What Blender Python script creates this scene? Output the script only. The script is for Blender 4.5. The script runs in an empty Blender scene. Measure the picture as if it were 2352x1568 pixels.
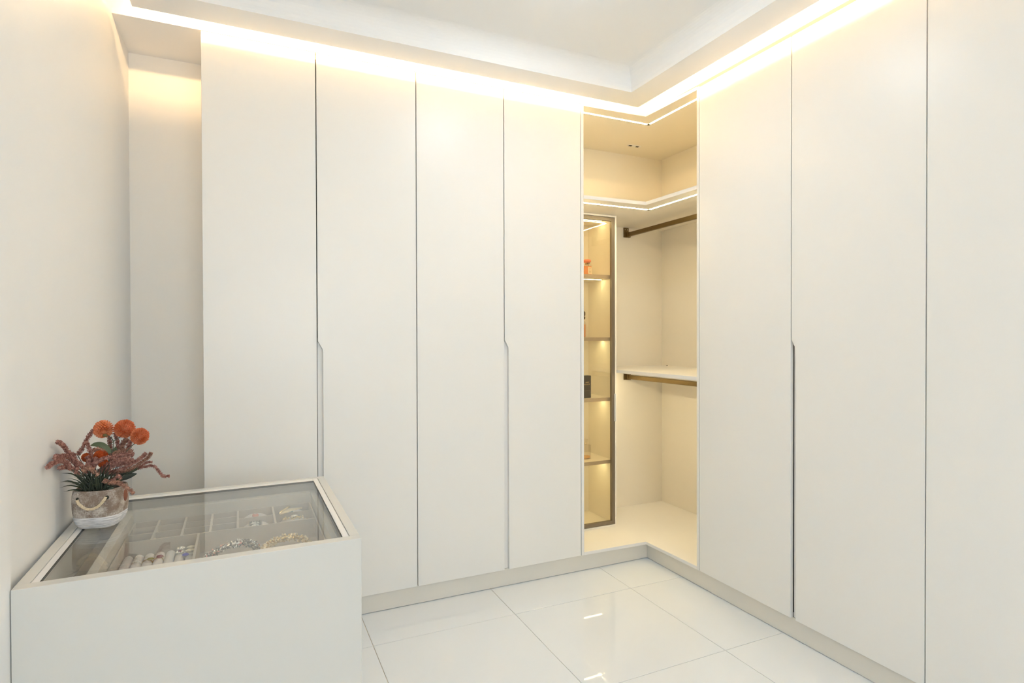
import bpy, bmesh, math, random
from mathutils import Vector, Matrix, Quaternion
random.seed(7)
R = math.radians
scene = bpy.context.scene
COL = scene.collection

# ------------------------------------------------------------------ camera
cam_d = bpy.data.cameras.new('camera'); cam = bpy.data.objects.new('camera', cam_d); COL.objects.link(cam)
cam_d.sensor_width = 36.0; cam_d.lens = 20.2437; cam_d.clip_start = 0.02
_r = (0.908909705524042, -0.4169838917514941, -0.0027534022549242794)
_u = (0.006262945496913305, 0.007048646609289493, 0.999955545059219)
_b = (-0.4169459469978115, -0.9088865444051615, 0.009018130701122756)
_c = (-2.021295, -2.607835, 1.25)
cam.matrix_world = Matrix(((_r[0], _u[0], _b[0], _c[0]), (_r[1], _u[1], _b[1], _c[1]), (_r[2], _u[2], _b[2], _c[2]), (0, 0, 0, 1)))
scene.camera = cam

# ------------------------------------------------------------------ world, exposure, large lights
scene.view_settings.view_transform = 'Standard'; scene.view_settings.look = 'None'
scene.view_settings.exposure = 0.0; scene.view_settings.gamma = 1.0
scene.view_settings.use_curve_mapping = False
scene.cycles.use_denoising = True
scene.cycles.max_bounces = 14; scene.cycles.diffuse_bounces = 8
scene.cycles.transparent_max_bounces = 16
scene.cycles.sample_clamp_indirect = 0.0
w = bpy.data.worlds.new('world'); scene.world = w; w.use_nodes = True
w.node_tree.nodes['Background'].inputs[0].default_value = (0.80, 0.88, 1.0, 1)
w.node_tree.nodes['Background'].inputs[1].default_value = 1.2

# radiance of each group of lamps (r, g, b)
COVE_L = (4.1, 2.6, 1.18)            # watts per metre of the cove strips
COVE_TILT, COVE_SPREAD = 12.0, 130.0   # how the cove strips are aimed
UPPER_L = (52, 44.5, 24)       # strip under the top panel of the corner unit
MID_L = (90, 74.5, 46)         # strip under its upper shelf
HANG_L = (58, 49, 31)        # strip under its hanging shelf
CAB_L = (35.5, 32.5, 18.5)         # strips inside the glass cabinet
LAMP_L = (46, 50.5, 53.5)        # ceiling lamp nearest the corner
WINDOW_FILL_W = (25.5, 28.2, 29.2)      # fill light from an unseen window added behind the camera

def area_light(name, loc, rot, sx, sy, watts, color, shape='RECTANGLE', parent=None, spread=180):
    l = bpy.data.lights.new(name, 'AREA'); l.shape = shape; l.size = sx
    if shape in ('RECTANGLE', 'ELLIPSE'): l.size_y = sy
    l.energy = watts; l.color = color; l.spread = R(spread)
    o = bpy.data.objects.new(name, l); COL.objects.link(o); o.location = loc; o.rotation_euler = rot
    if parent: o.parent = parent
    return o
# cool fill light at the added, unseen window behind the camera
_wm = max(WINDOW_FILL_W) or 1.0
area_light('window_fill', (-1.5, -4.42, 1.45), (R(90), 0, 0), 1.5, 1.3, _wm, [q / _wm for q in WINDOW_FILL_W])

# ------------------------------------------------------------------ materials
def mat(name, col, rough=0.5, metal=0.0, var=0.0, scale=6.0, bump=0.0, bscale=60.0, spec=0.5, col2=None, detail=3.0, stretch=None, coat=0.0):
    m = bpy.data.materials.new(name); m.use_nodes = True
    nt = m.node_tree; b = nt.nodes['Principled BSDF']
    b.inputs['Base Color'].default_value = (*col, 1); b.inputs['Roughness'].default_value = rough
    b.inputs['Metallic'].default_value = metal; b.inputs['Specular IOR Level'].default_value = spec
    b.inputs['Coat Weight'].default_value = coat
    tc = nt.nodes.new('ShaderNodeTexCoord'); src = tc.outputs['Object']
    if stretch:
        mp = nt.nodes.new('ShaderNodeMapping'); mp.inputs['Scale'].default_value = stretch
        nt.links.new(src, mp.inputs['Vector']); src = mp.outputs['Vector']
    if var or col2:
        n = nt.nodes.new('ShaderNodeTexNoise'); n.inputs['Scale'].default_value = scale; n.inputs['Detail'].default_value = detail
        nt.links.new(src, n.inputs['Vector'])
        cr = nt.nodes.new('ShaderNodeValToRGB')
        a = [max(0, c * (1 - var)) for c in col]; c2 = col2 or [min(1, c * (1 + var)) for c in col]
        cr.color_ramp.elements[0].position = 0.35; cr.color_ramp.elements[1].position = 0.65
        cr.color_ramp.elements[0].color = (*a, 1); cr.color_ramp.elements[1].color = (*c2, 1)
        nt.links.new(n.outputs['Fac'], cr.inputs['Fac']); nt.links.new(cr.outputs['Color'], b.inputs['Base Color'])
    if bump:
        n2 = nt.nodes.new('ShaderNodeTexNoise'); n2.inputs['Scale'].default_value = bscale; n2.inputs['Detail'].default_value = 4
        nt.links.new(src, n2.inputs['Vector'])
        bp = nt.nodes.new('ShaderNodeBump'); bp.inputs['Strength'].default_value = bump; bp.inputs['Distance'].default_value = 0.002
        nt.links.new(n2.outputs['Fac'], bp.inputs['Height']); nt.links.new(bp.outputs['Normal'], b.inputs['Normal'])
    return m

def emit(name, rad):
    strength = max(rad) or 1.0; col = [q / strength for q in rad]; strength = max(rad)
    m = bpy.data.materials.new(name); m.use_nodes = True; nt = m.node_tree
    nt.nodes.remove(nt.nodes['Principled BSDF'])
    e = nt.nodes.new('ShaderNodeEmission'); e.inputs[0].default_value = (*col, 1); e.inputs[1].default_value = strength
    nt.links.new(e.outputs[0], nt.nodes['Material Output'].inputs[0]); return m

def thin_glass(name, tint, ior=1.5, rough=0.0):
    m = bpy.data.materials.new(name); m.use_nodes = True; nt = m.node_tree
    nt.nodes.remove(nt.nodes['Principled BSDF'])
    t = nt.nodes.new('ShaderNodeBsdfTransparent'); t.inputs[0].default_value = (*tint, 1)
    g = nt.nodes.new('ShaderNodeBsdfGlossy'); g.inputs['Roughness'].default_value = rough; g.inputs[0].default_value = (1, 1, 1, 1)
    f = nt.nodes.new('ShaderNodeFresnel')
    ge = nt.nodes.new('ShaderNodeNewGeometry'); mr = nt.nodes.new('ShaderNodeMapRange')   # both faces of the thin pane reflect alike
    mr.inputs['To Min'].default_value = ior; mr.inputs['To Max'].default_value = 1 / ior
    nt.links.new(ge.outputs['Backfacing'], mr.inputs['Value']); nt.links.new(mr.outputs[0], f.inputs[0])
    mx = nt.nodes.new('ShaderNodeMixShader')
    nt.links.new(f.outputs[0], mx.inputs[0]); nt.links.new(t.outputs[0], mx.inputs[1]); nt.links.new(g.outputs[0], mx.inputs[2])
    nt.links.new(mx.outputs[0], nt.nodes['Material Output'].inputs[0]); return m

M = {}
M['wall'] = mat('white_paint', (0.795, 0.80, 0.795), 0.42, var=0.012, scale=1.5, bump=0.10, bscale=9.0, spec=0.35)
M['wall_warm_lit'] = mat('warm_lit_paint', (0.90, 0.87, 0.815), 0.5, var=0.01, scale=1.5, bump=0.08, bscale=9.0, spec=0.3)  # cove glow put into the alcove wall's colour, warmer and lighter than the other walls
M['ceiling'] = mat('ceiling_paint', (0.87, 0.865, 0.855), 0.6, var=0.01, scale=2.0, bump=0.03, bscale=30)
M['door'] = mat('ivory_laminate', (0.80, 0.792, 0.765), 0.33, var=0.006, scale=1.2, bump=0.02, bscale=200, spec=0.4)
M['carcass'] = mat('cream_laminate', (0.82, 0.77, 0.67), 0.45, var=0.008, scale=2.0, bump=0.02, bscale=200)
M['pale_shelf'] = mat('pale_cream_laminate', (0.84, 0.805, 0.735), 0.4, var=0.008, scale=2.0, bump=0.02, bscale=200)
M['edge'] = mat('edge_band', (0.81, 0.80, 0.78), 0.4, var=0.01, scale=4)
M['plinth'] = mat('plinth_laminate', (0.74, 0.715, 0.655), 0.18, var=0.01, scale=2)
M['tile'] = mat('polished_white_tile', (0.75, 0.79, 0.83), 0.03, var=0.012, scale=1.1, detail=6, spec=0.5)
M['grout'] = mat('beige_grout', (0.55, 0.47, 0.36), 0.8, var=0.25, scale=14)
M['dark'] = mat('dark_gap', (0.035, 0.033, 0.026), 0.8, var=0.1)
M['bronze'] = mat('bronze_metal', (0.20, 0.14, 0.058), 0.34, 0.85, var=0.06, scale=12, stretch=(1, 30, 30))
M['frame'] = mat('brushed_bronze_frame', (0.235, 0.195, 0.145), 0.38, 0.6, var=0.05, scale=20, stretch=(20, 20, 1))
M['shelf_edge'] = mat('beige_grey_shelf_edge', (0.56, 0.49, 0.39), 0.45, 0.2, var=0.04, scale=10)  # front edge in a darker beige-grey than the shelf
M['alu'] = mat('satin_aluminium', (0.78, 0.75, 0.68), 0.3, 0.6, var=0.03, scale=30)
M['cove'] = emit('warm_cove_strip', [q * 6 for q in COVE_L])
M['upper_strip'] = emit('warm_upper_strip', UPPER_L)
M['mid_strip'] = emit('warm_shelf_strip', MID_L)
M['hang_strip'] = emit('warm_hanging_strip', HANG_L)
M['cabstrip'] = emit('warm_cabinet_strip', CAB_L)
M['lamp'] = emit('lamp_diffuser', LAMP_L)
M['glass_top'] = thin_glass('clear_glass_top', (0.97, 0.97, 0.955), 1.33)
M['glass_door'] = thin_glass('tea_glass', (0.93, 0.89, 0.82))
M['bottle_glass'] = thin_glass('bottle_glass', (0.95, 0.93, 0.9), 1.4)
M['velvet'] = mat('grey_velvet', (0.58, 0.55, 0.51), 0.9, var=0.03, scale=30, bump=0.25, bscale=500, spec=0.1)
M['velvet_pale'] = mat('pale_velvet', (0.70, 0.69, 0.69), 0.9, var=0.03, scale=40, bump=0.25, bscale=600, spec=0.1)
M['island'] = mat('shaded_ivory_laminate', (0.645, 0.64, 0.605), 0.36, var=0.006, scale=1.5, bump=0.02, bscale=200)  # door laminate darkened so the counter front reads as shaded

# ------------------------------------------------------------------ mesh builder
class MB:
    def __init__(s): s.v = []; s.f = []; s.m = []; s.mi = 0
    def add(s, vs, fs):
        n = len(s.v); s.v += [tuple(q) for q in vs]; s.f += [tuple(i + n for i in f) for f in fs]; s.m += [s.mi] * len(fs); return s
    def box(s, x0, x1, y0, y1, z0, z1):
        return s.add([(x0, y0, z0), (x1, y0, z0), (x1, y1, z0), (x0, y1, z0), (x0, y0, z1), (x1, y0, z1), (x1, y1, z1), (x0, y1, z1)],
                     [(3, 2, 1, 0), (4, 5, 6, 7), (0, 1, 5, 4), (1, 2, 6, 5), (2, 3, 7, 6), (3, 0, 4, 7)])
    def prism(s, pts, fn, d0, d1):          # pts: 2-D outline, fn(u, v, d) -> xyz
        n = len(pts)
        vs = [fn(u, v, d0) for u, v in pts] + [fn(u, v, d1) for u, v in pts]
        fs = [tuple(range(n))[::-1], tuple(range(n, 2 * n))] + [(i, (i + 1) % n, n + (i + 1) % n, n + i) for i in range(n)]
        return s.add(vs, fs)
    def tube(s, path, rad, seg=8, caps=True):
        P = [Vector(q) for q in path]; n = len(P)
        rr = rad if isinstance(rad, (list, tuple)) else [rad] * n
        t0 = (P[1] - P[0]).normalized(); a = t0.orthogonal().normalized(); vs = []
        for i in range(n):
            t = (P[min(i + 1, n - 1)] - P[max(i - 1, 0)]).normalized()
            a = (a - t * a.dot(t)).normalized(); b = t.cross(a)
            for k in range(seg):
                th = 2 * math.pi * k / seg; vs.append(P[i] + (a * math.cos(th) + b * math.sin(th)) * rr[i])
        fs = [(i * seg + k, i * seg + (k + 1) % seg, (i + 1) * seg + (k + 1) % seg, (i + 1) * seg + k) for i in range(n - 1) for k in range(seg)]
        if caps: fs += [tuple(range(seg))[::-1], tuple(range((n - 1) * seg, n * seg))]
        return s.add(vs, fs)
    def lathe(s, prof, c=(0, 0, 0), seg=24, shape=None, rot=0.0):
        vs = []
        for r, z in prof:
            for k in range(seg):
                th = 2 * math.pi * k / seg; q = shape(th) if shape else 1.0
                x, y = r * q * math.cos(th), r * q * math.sin(th)
                vs.append((c[0] + x * math.cos(rot) - y * math.sin(rot), c[1] + x * math.sin(rot) + y * math.cos(rot), c[2] + z))
        n = len(prof)
        fs = [(i * seg + k, i * seg + (k + 1) % seg, (i + 1) * seg + (k + 1) % seg, (i + 1) * seg + k) for i in range(n - 1) for k in range(seg)]
        if prof[0][0] > 1e-6: fs.append(tuple(range(seg))[::-1])
        if prof[-1][0] > 1e-6: fs.append(tuple(range((n - 1) * seg, n * seg)))
        return s.add(vs, fs)
    def octa(s, c, r, axis=None, stretch=1.0):
        c = Vector(c); ax = Vector(axis).normalized() if axis is not None else Vector((0, 0, 1)); a = ax.orthogonal().normalized(); b = ax.cross(a)
        return s.add([c + ax * r * stretch, c + a * r, c + b * r, c - a * r, c - b * r, c - ax * r * stretch],
                     [(0, 1, 2), (0, 2, 3), (0, 3, 4), (0, 4, 1), (5, 2, 1), (5, 3, 2), (5, 4, 3), (5, 1, 4)])
    def ball(s, c, r, seg=10, rings=6, sc=(1, 1, 1), M3=None):
        vs = []; fs = []
        for i in range(rings + 1):
            ph = math.pi * i / rings
            for k in range(seg):
                th = 2 * math.pi * k / seg
                q = Vector((r * sc[0] * math.sin(ph) * math.cos(th), r * sc[1] * math.sin(ph) * math.sin(th), r * sc[2] * math.cos(ph)))
                if M3 is not None: q = M3 @ q
                vs.append(Vector(c) + q)
        for i in range(rings):
            for k in range(seg): fs.append((i * seg + k, (i + 1) * seg + k, (i + 1) * seg + (k + 1) % seg, i * seg + (k + 1) % seg))
        return s.add(vs, fs)
    def build(s, name, m, parent=None, smooth=False, bevel=0.0, kind=None, label=None, seg=2):
        me = bpy.data.meshes.new(name); o0 = ORG.get(parent.name, Vector((0, 0, 0))) if parent else Vector((0, 0, 0))
        me.from_pydata([Vector(q) - o0 for q in s.v], [], s.f)
        bm = bmesh.new(); bm.from_mesh(me); bmesh.ops.remove_doubles(bm, verts=bm.verts, dist=1e-6)
        bmesh.ops.recalc_face_normals(bm, faces=bm.faces); bm.to_mesh(me); bm.free()
        ms = m if isinstance(m, (list, tuple)) else [m]
        for q in ms: me.materials.append(q)
        if len(ms) > 1 and len(me.polygons) == len(s.m):
            me.polygons.foreach_set('material_index', s.m)
        o = bpy.data.objects.new(name, me); COL.objects.link(o)
        if parent: o.parent = parent; ORG[o.name] = o0
        if smooth:
            me.polygons.foreach_set('use_smooth', [True] * len(me.polygons))
        if bevel:
            b = o.modifiers.new('bevel', 'BEVEL'); b.width = bevel; b.segments = seg; b.limit_method = 'ANGLE'; b.angle_limit = R(40)
        if kind: o['kind'] = kind
        if label: o['label'] = label
        return o
ORG = {}
def thing(name, label, cat, loc=(0, 0, 0), rotz=0.0, group=None, local=False):
    o = bpy.data.objects.new(name, None); COL.objects.link(o); o.empty_display_size = 0.05
    o.location = loc; o.rotation_euler = (0, 0, rotz); o['label'] = label; o['category'] = cat
    if group: o['group'] = group
    ORG[o.name] = Vector((0, 0, 0)) if local else Vector(loc)
    return o
def struct(o): o['kind'] = 'structure'; return o
def catmull(pts, n):
    P = [Vector(q) for q in pts]; P = [P[0] * 2 - P[1]] + P + [P[-1] * 2 - P[-2]]; out = []
    segs = len(P) - 3
    for i in range(segs):
        a, b, c, d = P[i:i + 4]
        for k in range(n):
            t = k / n
            out.append(0.5 * ((2 * b) + (c - a) * t + (2 * a - 5 * b + 4 * c - d) * t * t + (3 * b - a - 3 * c + d) * t ** 3))
    out.append(P[-2]); return out

# ------------------------------------------------------------------ dimensions (metres)
H = 2.469            # top of the wardrobe doors
ZD = 0.089           # bottom of the doors
XA, XB, XC, XD, XE = -2.1855, -1.749, -1.3096, -0.8663, -0.4258      # left run: door edges along x (front plane y = 0)
YA, YB, YC, YD, YE = -0.4145, -0.9415, -1.4573, -1.975, -2.49         # right run: door edges along y (front plane x = 0)
OX, OY = -0.407, -0.397   # opening of the corner unit
D = 0.585            # back panels of the corner unit
LW = -2.48           # face of the left wall
ROOM_Y = -4.3
AL = 0.334           # back of the alcove

# ------------------------------------------------------------------ room shell
fl = struct(MB().box(-2.7, 0.75, ROOM_Y - 0.1, 0.75, -0.05, -0.0025).build('floor', M['grout']))
tx, ty, g = 0.6325, 0.622, 0.0022
tm = None
def tile_mesh(x0, x1, y0, y1):
    b = 0.0012; z0, z1 = -0.004, 0.0
    return MB().add([(x0, y0, z0), (x1, y0, z0), (x1, y1, z0), (x0, y1, z0), (x0, y0, z1 - b / 2), (x1, y0, z1 - b / 2), (x1, y1, z1 - b / 2), (x0, y1, z1 - b / 2),
                     (x0 + b, y0 + b, z1), (x1 - b, y0 + b, z1), (x1 - b, y1 - b, z1), (x0 + b, y1 - b, z1)],
                    [(0, 1, 5, 4), (1, 2, 6, 5), (2, 3, 7, 6), (3, 0, 4, 7), (4, 5, 9, 8), (5, 6, 10, 9), (6, 7, 11, 10), (7, 4, 8, 11), (8, 9, 10, 11)])
for i in range(-4, 2):
    for j in range(-6, 2):
        x0 = -0.303 + tx * (i - 1); y0 = -0.267 + ty * (j - 1)
        if x0 > 0.3 or x0 + tx < LW or y0 > 0.4 or y0 + ty < ROOM_Y: continue
        if tm is None:
            t = tile_mesh(0, tx - g, 0, ty - g).build('floor_tile', M['tile'], fl); tm = t.data
        else:
            t = bpy.data.objects.new('floor_tile', tm); COL.objects.link(t); t.parent = fl
        t.location = (x0 + g / 2, y0 + g / 2, random.uniform(-0.0003, 0.0003))
        t.rotation_euler = (R(random.uniform(-0.03, 0.03)), R(random.uniform(-0.03, 0.03)), 0)
struct(MB().box(LW - 0.1, LW, ROOM_Y, 0.75, 0, 2.75).build('wall_left', M['wall']))
struct(MB().box(LW, XA - 0.001, AL, 0.75, 0, 2.75).box(XA - 0.001, 0.75, 0.625, 0.75, 0, 2.75).build('wall_back', M['wall_warm_lit']))
struct(MB().box(0.625, 0.75, -2.52, 0.625, 0, 2.75).box(0.0, 0.75, ROOM_Y, -2.52, 0, 2.75).build('wall_right', M['wall']))
# wall behind the camera, with an unseen window added for the fill light
wx0, wx1, wz0, wz1 = -2.3, -0.7, 0.75, 2.15
fw = MB().box(LW, wx0, ROOM_Y - 0.12, ROOM_Y, 0, 2.75).box(wx1, 0.0, ROOM_Y - 0.12, ROOM_Y, 0, 2.75)
fw.box(wx0, wx1, ROOM_Y - 0.12, ROOM_Y, 0, wz0).box(wx0, wx1, ROOM_Y - 0.12, ROOM_Y, wz1, 2.75)
struct(fw.build('wall_front', M['wall']))
win = struct(MB().box(wx0, wx1, ROOM_Y - 0.02, ROOM_Y + 0.02, wz0 - 0.03, wz0 + 0.02).build('fill_window_1', M['edge']))
mf = MB()
for a, b in ((wx0, wx0 + 0.05), (wx1 - 0.05, wx1), (-1.525, -1.475)): mf.box(a, b, ROOM_Y - 0.07, ROOM_Y - 0.02, wz0 + 0.02, wz1)
mf.box(wx0, wx1, ROOM_Y - 0.07, ROOM_Y - 0.02, wz1 - 0.05, wz1)
mf.build('fill_window_frame', M['edge'], win)
# ceiling: slab, soffit boxes over the wardrobes, floating border with coffer
ce = struct(MB().box(LW - 0.1, 0.75, ROOM_Y - 0.1, 0.75, 2.62, 2.75).build('ceiling', M['ceiling']))
MB().box(LW, 0.0, 0.0, AL, H + 0.003, 2.62).box(XA, 0.0, AL, 0.625, H + 0.003, 2.62).build('soffit', M['ceiling'], ce)
MB().box(0.0, 0.625, -2.52, 0.625, H + 0.016, 2.62).build('soffit', M['ceiling'], ce)
PX0, PX1, PY0, PY1, PZ = -2.402, -0.12, -4.18, -0.085, 2.470
CX0, CX1, CY0, CY1, CZ = -2.255, -0.267, -4.04, -0.226, 2.565
def ring(o, i, z0, z1, mb):
    (a0, b0, c0, d0), (a1, b1, c1, d1) = o, i
    mb.box(a0, b0, d1, d0, z0, z1); mb.box(a0, b0, c0, c1, z0, z1)
    mb.box(a0, a1, c1, d1, z0, z1); mb.box(b1, b0, c1, d1, z0, z1)
    return mb
O4 = (PX0, PX1, PY0, PY1)
def frame_prism(mb, o, i, z0, z1):       # one continuous rectangular ring
    (a0, b0, c0, d0), (a1, b1, c1, d1) = o, i
    vs = [(x, y, z) for z in (z0, z1) for (x, y) in ((a0, c0), (b0, c0), (b0, d0), (a0, d0), (a1, c1), (b1, c1), (b1, d1), (a1, d1))]
    fs = []
    for k in range(4):
        l = (k + 1) % 4
        fs += [(k, l, 4 + l, 4 + k), (8 + k, 8 + l, 12 + l, 12 + k), (k, l, 8 + l, 8 + k), (4 + k, 4 + l, 12 + l, 12 + k)]
    return mb.add(vs, fs)
frame_prism(MB(), O4, (CX0, CX1, CY0, CY1), PZ, PZ + 0.014).build('ceiling_border', M['ceiling'], ce)
# coffer sides with a softly rounded upper corner, and the coffer's own ceiling
cof = MB(); prof = [(0.0, PZ), (0.003, PZ + 0.012)] + [(0.003 + 0.075 * (1 - math.cos(a_ * math.pi / 20)), PZ + 0.012 + (CZ - PZ - 0.012) * math.sin(a_ * math.pi / 20)) for a_ in range(1, 11)]
loops = []
for off, z in prof:
    loops.append([(CX0 + off, CY0 + off, z), (CX1 - off, CY0 + off, z), (CX1 - off, CY1 - off, z), (CX0 + off, CY1 - off, z)])
vs = [q for l in loops for q in l]; fs = []
for i in range(len(loops) - 1):
    for k in range(4): fs.append((i * 4 + k, i * 4 + (k + 1) % 4, (i + 1) * 4 + (k + 1) % 4, (i + 1) * 4 + k))
n0 = (len(loops) - 1) * 4; fs.append((n0, n0 + 1, n0 + 2, n0 + 3))
cof.add(vs, fs).build('coffer', M['ceiling'], ce, bevel=0.0)
# LED strips lying on the border, just behind its edge
def cove_strip(label, horizontal, a0, a1, face, sgn, k=1.0):
    # a flat strip standing on edge against its metal channel, its light face towards the slot
    z0, z1 = PZ + 0.0142, PZ + 0.0262
    loc = ((a0 + a1) / 2, face, z0) if horizontal else (face, (a0 + a1) / 2, z0)
    t = thing('cove_light', label, 'light strip', loc, group='warm cove lighting')
    def bx_(f0, f1, za, zb):
        lo, hi = min(f0, f1), max(f0, f1)
        return MB().box(a0, a1, lo, hi, za, zb) if horizontal else MB().box(lo, hi, a0, a1, za, zb)
    bx_(face - sgn * 0.0008, face - sgn * 0.002, z0 + 0.0066, z1 - 0.0006).build('light_strip', M['cove'], t)
    wm = max(COVE_L) or 1.0; ln = a1 - a0; zc = (z0 + 0.0093) - loc[2]; tilt = R(COVE_TILT)
    l = area_light('cove_lamp', (0, 0, zc), (0, 0, 0), ln, 0.005, wm * ln * k, [q / wm for q in COVE_L], parent=t, spread=COVE_SPREAD)
    d = Vector((0, sgn, 0)) if horizontal else Vector((sgn, 0, 0))
    d = (d * math.cos(tilt) + Vector((0, 0, -math.sin(tilt)))).normalized()
    ax = Vector((1, 0, 0)) if horizontal else Vector((0, 1, 0)); zz = -d; yy = zz.cross(ax)
    l.rotation_euler = Matrix((ax, yy, zz)).transposed().to_euler()
    bx_(face - sgn * 0.0022, face - sgn * 0.010, z0 - 0.0001, z1 + 0.001).build('strip_channel', M['alu'], t)
cove_strip('warm cove light strip hidden above the left run of wardrobe doors', True, PX0 + 0.015, PX1 - 0.03, PY1 - 0.016, 1)
cove_strip('warm cove light strip hidden above the right run of wardrobe doors', False, PY0 + 0.03, PY1 - 0.016, PX1 - 0.016, 1)
cove_strip('warm cove light strip along the plain left wall', False, PY0 + 0.03, PY1 - 0.03, PX0 + 0.016, -1, 0.22)
# ceiling lamps in the coffer
lx, ly = -0.935, -0.87
t = thing('ceiling_lamp', 'round ceiling lamp in the recessed ceiling, just beyond the top of the view', 'lamp', (lx, ly, CZ))
MB().lathe([(0.0, 0.0), (0.103, 0.0), (0.105, -0.008), (0.100, -0.010), (0.0, -0.010)], (lx, ly, CZ), 40).build('lamp_base', M['edge'], t, True)
MB().lathe([(0.0, -0.0102), (0.098, -0.0102), (0.0985, -0.018), (0.094, -0.024), (0.08, -0.027), (0.0, -0.029)], (lx, ly, CZ), 40).build('diffuser', M['lamp'], t, True)
# narrow flat casing on the left wall at the picture's left edge
struct(MB().box(LW, LW + 0.0145, -1.30, -1.109, 0, 2.2).build('trim_1', M['wall'], None, bevel=0.003))

# ------------------------------------------------------------------ wardrobes
def left_map(u, v, d): return (u, d, v)
def right_map(u, v, d): return (d, u, v)
GAP = 0.0021
def door(root, fn, u0, u1, cut=None, lab=None):
    """one slab door between u0 and u1; cut = side of the finger pull: 'lo' or 'hi' edge of u"""
    a, b = u0 + GAP, u1 - (0.0006 if u1 in (XE, YA) else GAP); t = 0.018
    if not cut:
        return MB().prism([(a, ZD), (b, ZD), (b, H), (a, H)], fn, 0, t).build('door', M['door'], root, bevel=0.0012)
    c = 0.021; zt, zs = 1.232, 1.192
    arc = [(c, zs - 0.012), (c * 0.985, zs - 0.004), (c * 0.93, zs + 0.004)]
    if cut == 'lo': pts = [(a + c, ZD), (b, ZD), (b, H), (a, H), (a, zt)] + [(a + q, z) for q, z in arc[::-1]]
    else: pts = [(a, ZD), (b - c, ZD)] + [(b - q, z) for q, z in arc] + [(b, zt), (b, H), (a, H)]
    o = MB().prism(pts, fn, 0, t).build('door', M['door'], root, bevel=0.0012)
    e0, e1 = (a, a + c + 0.012) if cut == 'lo' else (b - c - 0.012, b)
    MB().prism([(e0, ZD + 0.001), (e1, ZD + 0.001), (e1, zt + 0.012), (e0, zt + 0.012)], fn, t, t + 0.004).build('finger_pull', M['edge'], o)
    return o
def wardrobe(label, fn, u0, u1, mid, cutdoor):
    lo, hi = min(u0, u1), max(u0, u1)
    loc = Vector(fn((lo + hi) / 2, 0.0, 0.3)); loc.z = ZD
    t = thing('wardrobe', label, 'wardrobe', loc)
    p = 0.018
    for a, b in ((lo, lo + p), (hi - p, hi)): MB().prism([(a, ZD), (b, ZD), (b, H), (a, H)], fn, 0.026, 0.60).build('side_panel', M['edge'], t)
    MB().prism([(lo + p, ZD), (hi - p, ZD), (hi - p, ZD + p), (lo + p, ZD + p)], fn, 0.026, 0.60).build('bottom_panel', M['edge'], t)
    MB().prism([(lo + p, H - p), (hi - p, H - p), (hi - p, H), (lo + p, H)], fn, 0.026, 0.60).build('top_panel', M['edge'], t)
    MB().prism([(lo + p, ZD + p), (hi - p, ZD + p), (hi - p, H - p), (lo + p, H - p)], fn, 0.592, 0.60).build('back_panel', M['edge'], t)
    MB().prism([(mid - 0.02, ZD + p), (mid + 0.02, ZD + p), (mid + 0.02, H - p), (mid - 0.02, H - p)], fn, 0.0225, 0.040).build('gap_shade', M['dark'], t)  # dark strip in place of the shade inside the door gap
    return t
w1 = wardrobe('ivory two-door wardrobe beside the alcove and behind the display counter', left_map, XA, XC, XB, 0)
door(w1, left_map, XA, XB); door(w1, left_map, XB, XC, 'lo')
w2 = wardrobe('ivory two-door wardrobe left of the lit open corner unit', left_map, XC, XE, XD, 0)
door(w2, left_map, XC, XD); door(w2, left_map, XD, XE, 'lo')
w3 = wardrobe('ivory two-door wardrobe right of the lit open corner unit', right_map, YA, YC, YB, 0)
door(w3, right_map, YB, YA); door(w3, right_map, YC, YB, 'hi')
w4 = wardrobe('ivory wardrobe at the far right edge, nearest the viewer', right_map, YC, YE, YD, 0)
door(w4, right_map, YD, YC); door(w4, right_map, YE, YD, 'hi')
# filler strip between the right doors and the soffit
f = MB().box(0.034, 0.046, YE, 0.55, H + 0.010, H + 0.0158).build('filler_strip', M['edge']); f['label'] = 'thin recessed filler strip between right wardrobe tops and the lit ceiling slot'; f['category'] = 'filler strip'
# plinths
RC = 0.018
o = MB().box(XA, RC, RC, RC + 0.016, 0.002, ZD - 0.001).build('plinth', M['plinth'], None, bevel=0.0008); o['label'] = 'cream plinth under the left run of wardrobes'; o['category'] = 'plinth'; o['group'] = 'wardrobe plinths'
o = MB().box(RC, RC + 0.016, YE, RC + 0.016, 0.002, ZD - 0.001).build('plinth', M['plinth'], None, bevel=0.0008); o['label'] = 'cream plinth under the right run of wardrobes'; o['category'] = 'plinth'; o['group'] = 'wardrobe plinths'

# ------------------------------------------------------------------ open corner unit
cu = thing('corner_wardrobe', 'open corner wardrobe unit with warm lit shelves between the two runs of doors', 'wardrobe', (0.1, 0.1, ZD))
CC = -0.012; GY_ = 0.585
def ell(z0, z1): return MB().prism([(OX, 0), (CC, CC), (0, OY), (D, OY), (D, D), (OX, D)], lambda u, v, d: (u, v, d), z0, z1)
ZB = 0.1055
c_base = ell(ZD, ZB).build('base_shelf', M['pale_shelf'], cu, bevel=0.001)
c_up = ell(1.974, 1.993).build('upper_shelf', M['carcass'], cu, bevel=0.001)
c_top = ell(2.462, 2.478).build('top_panel', M['carcass'], cu, bevel=0.001)
MB().box(XE + 0.003, OX, 0.0, 0.60, ZD, 2.4745).build('side_panel', M['door'], cu, bevel=0.0008)
MB().box(0.0, 0.60, YA + 0.003, OY, ZD, 2.4745).build('side_panel', M['door'], cu, bevel=0.0008)
MB().box(OX, D - 0.0002, D, D + 0.012, ZD, 2.478).build('back_panel', M['carcass'], cu)
MB().box(D, D + 0.012, OY, D - 0.0002, ZD, 2.478).build('back_panel', M['carcass'], cu)
hs = MB().box(0.003, D, OY, D, 1.0275, 1.0465).build('hanging_shelf', M['pale_shelf'], cu, bevel=0.001)
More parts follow.
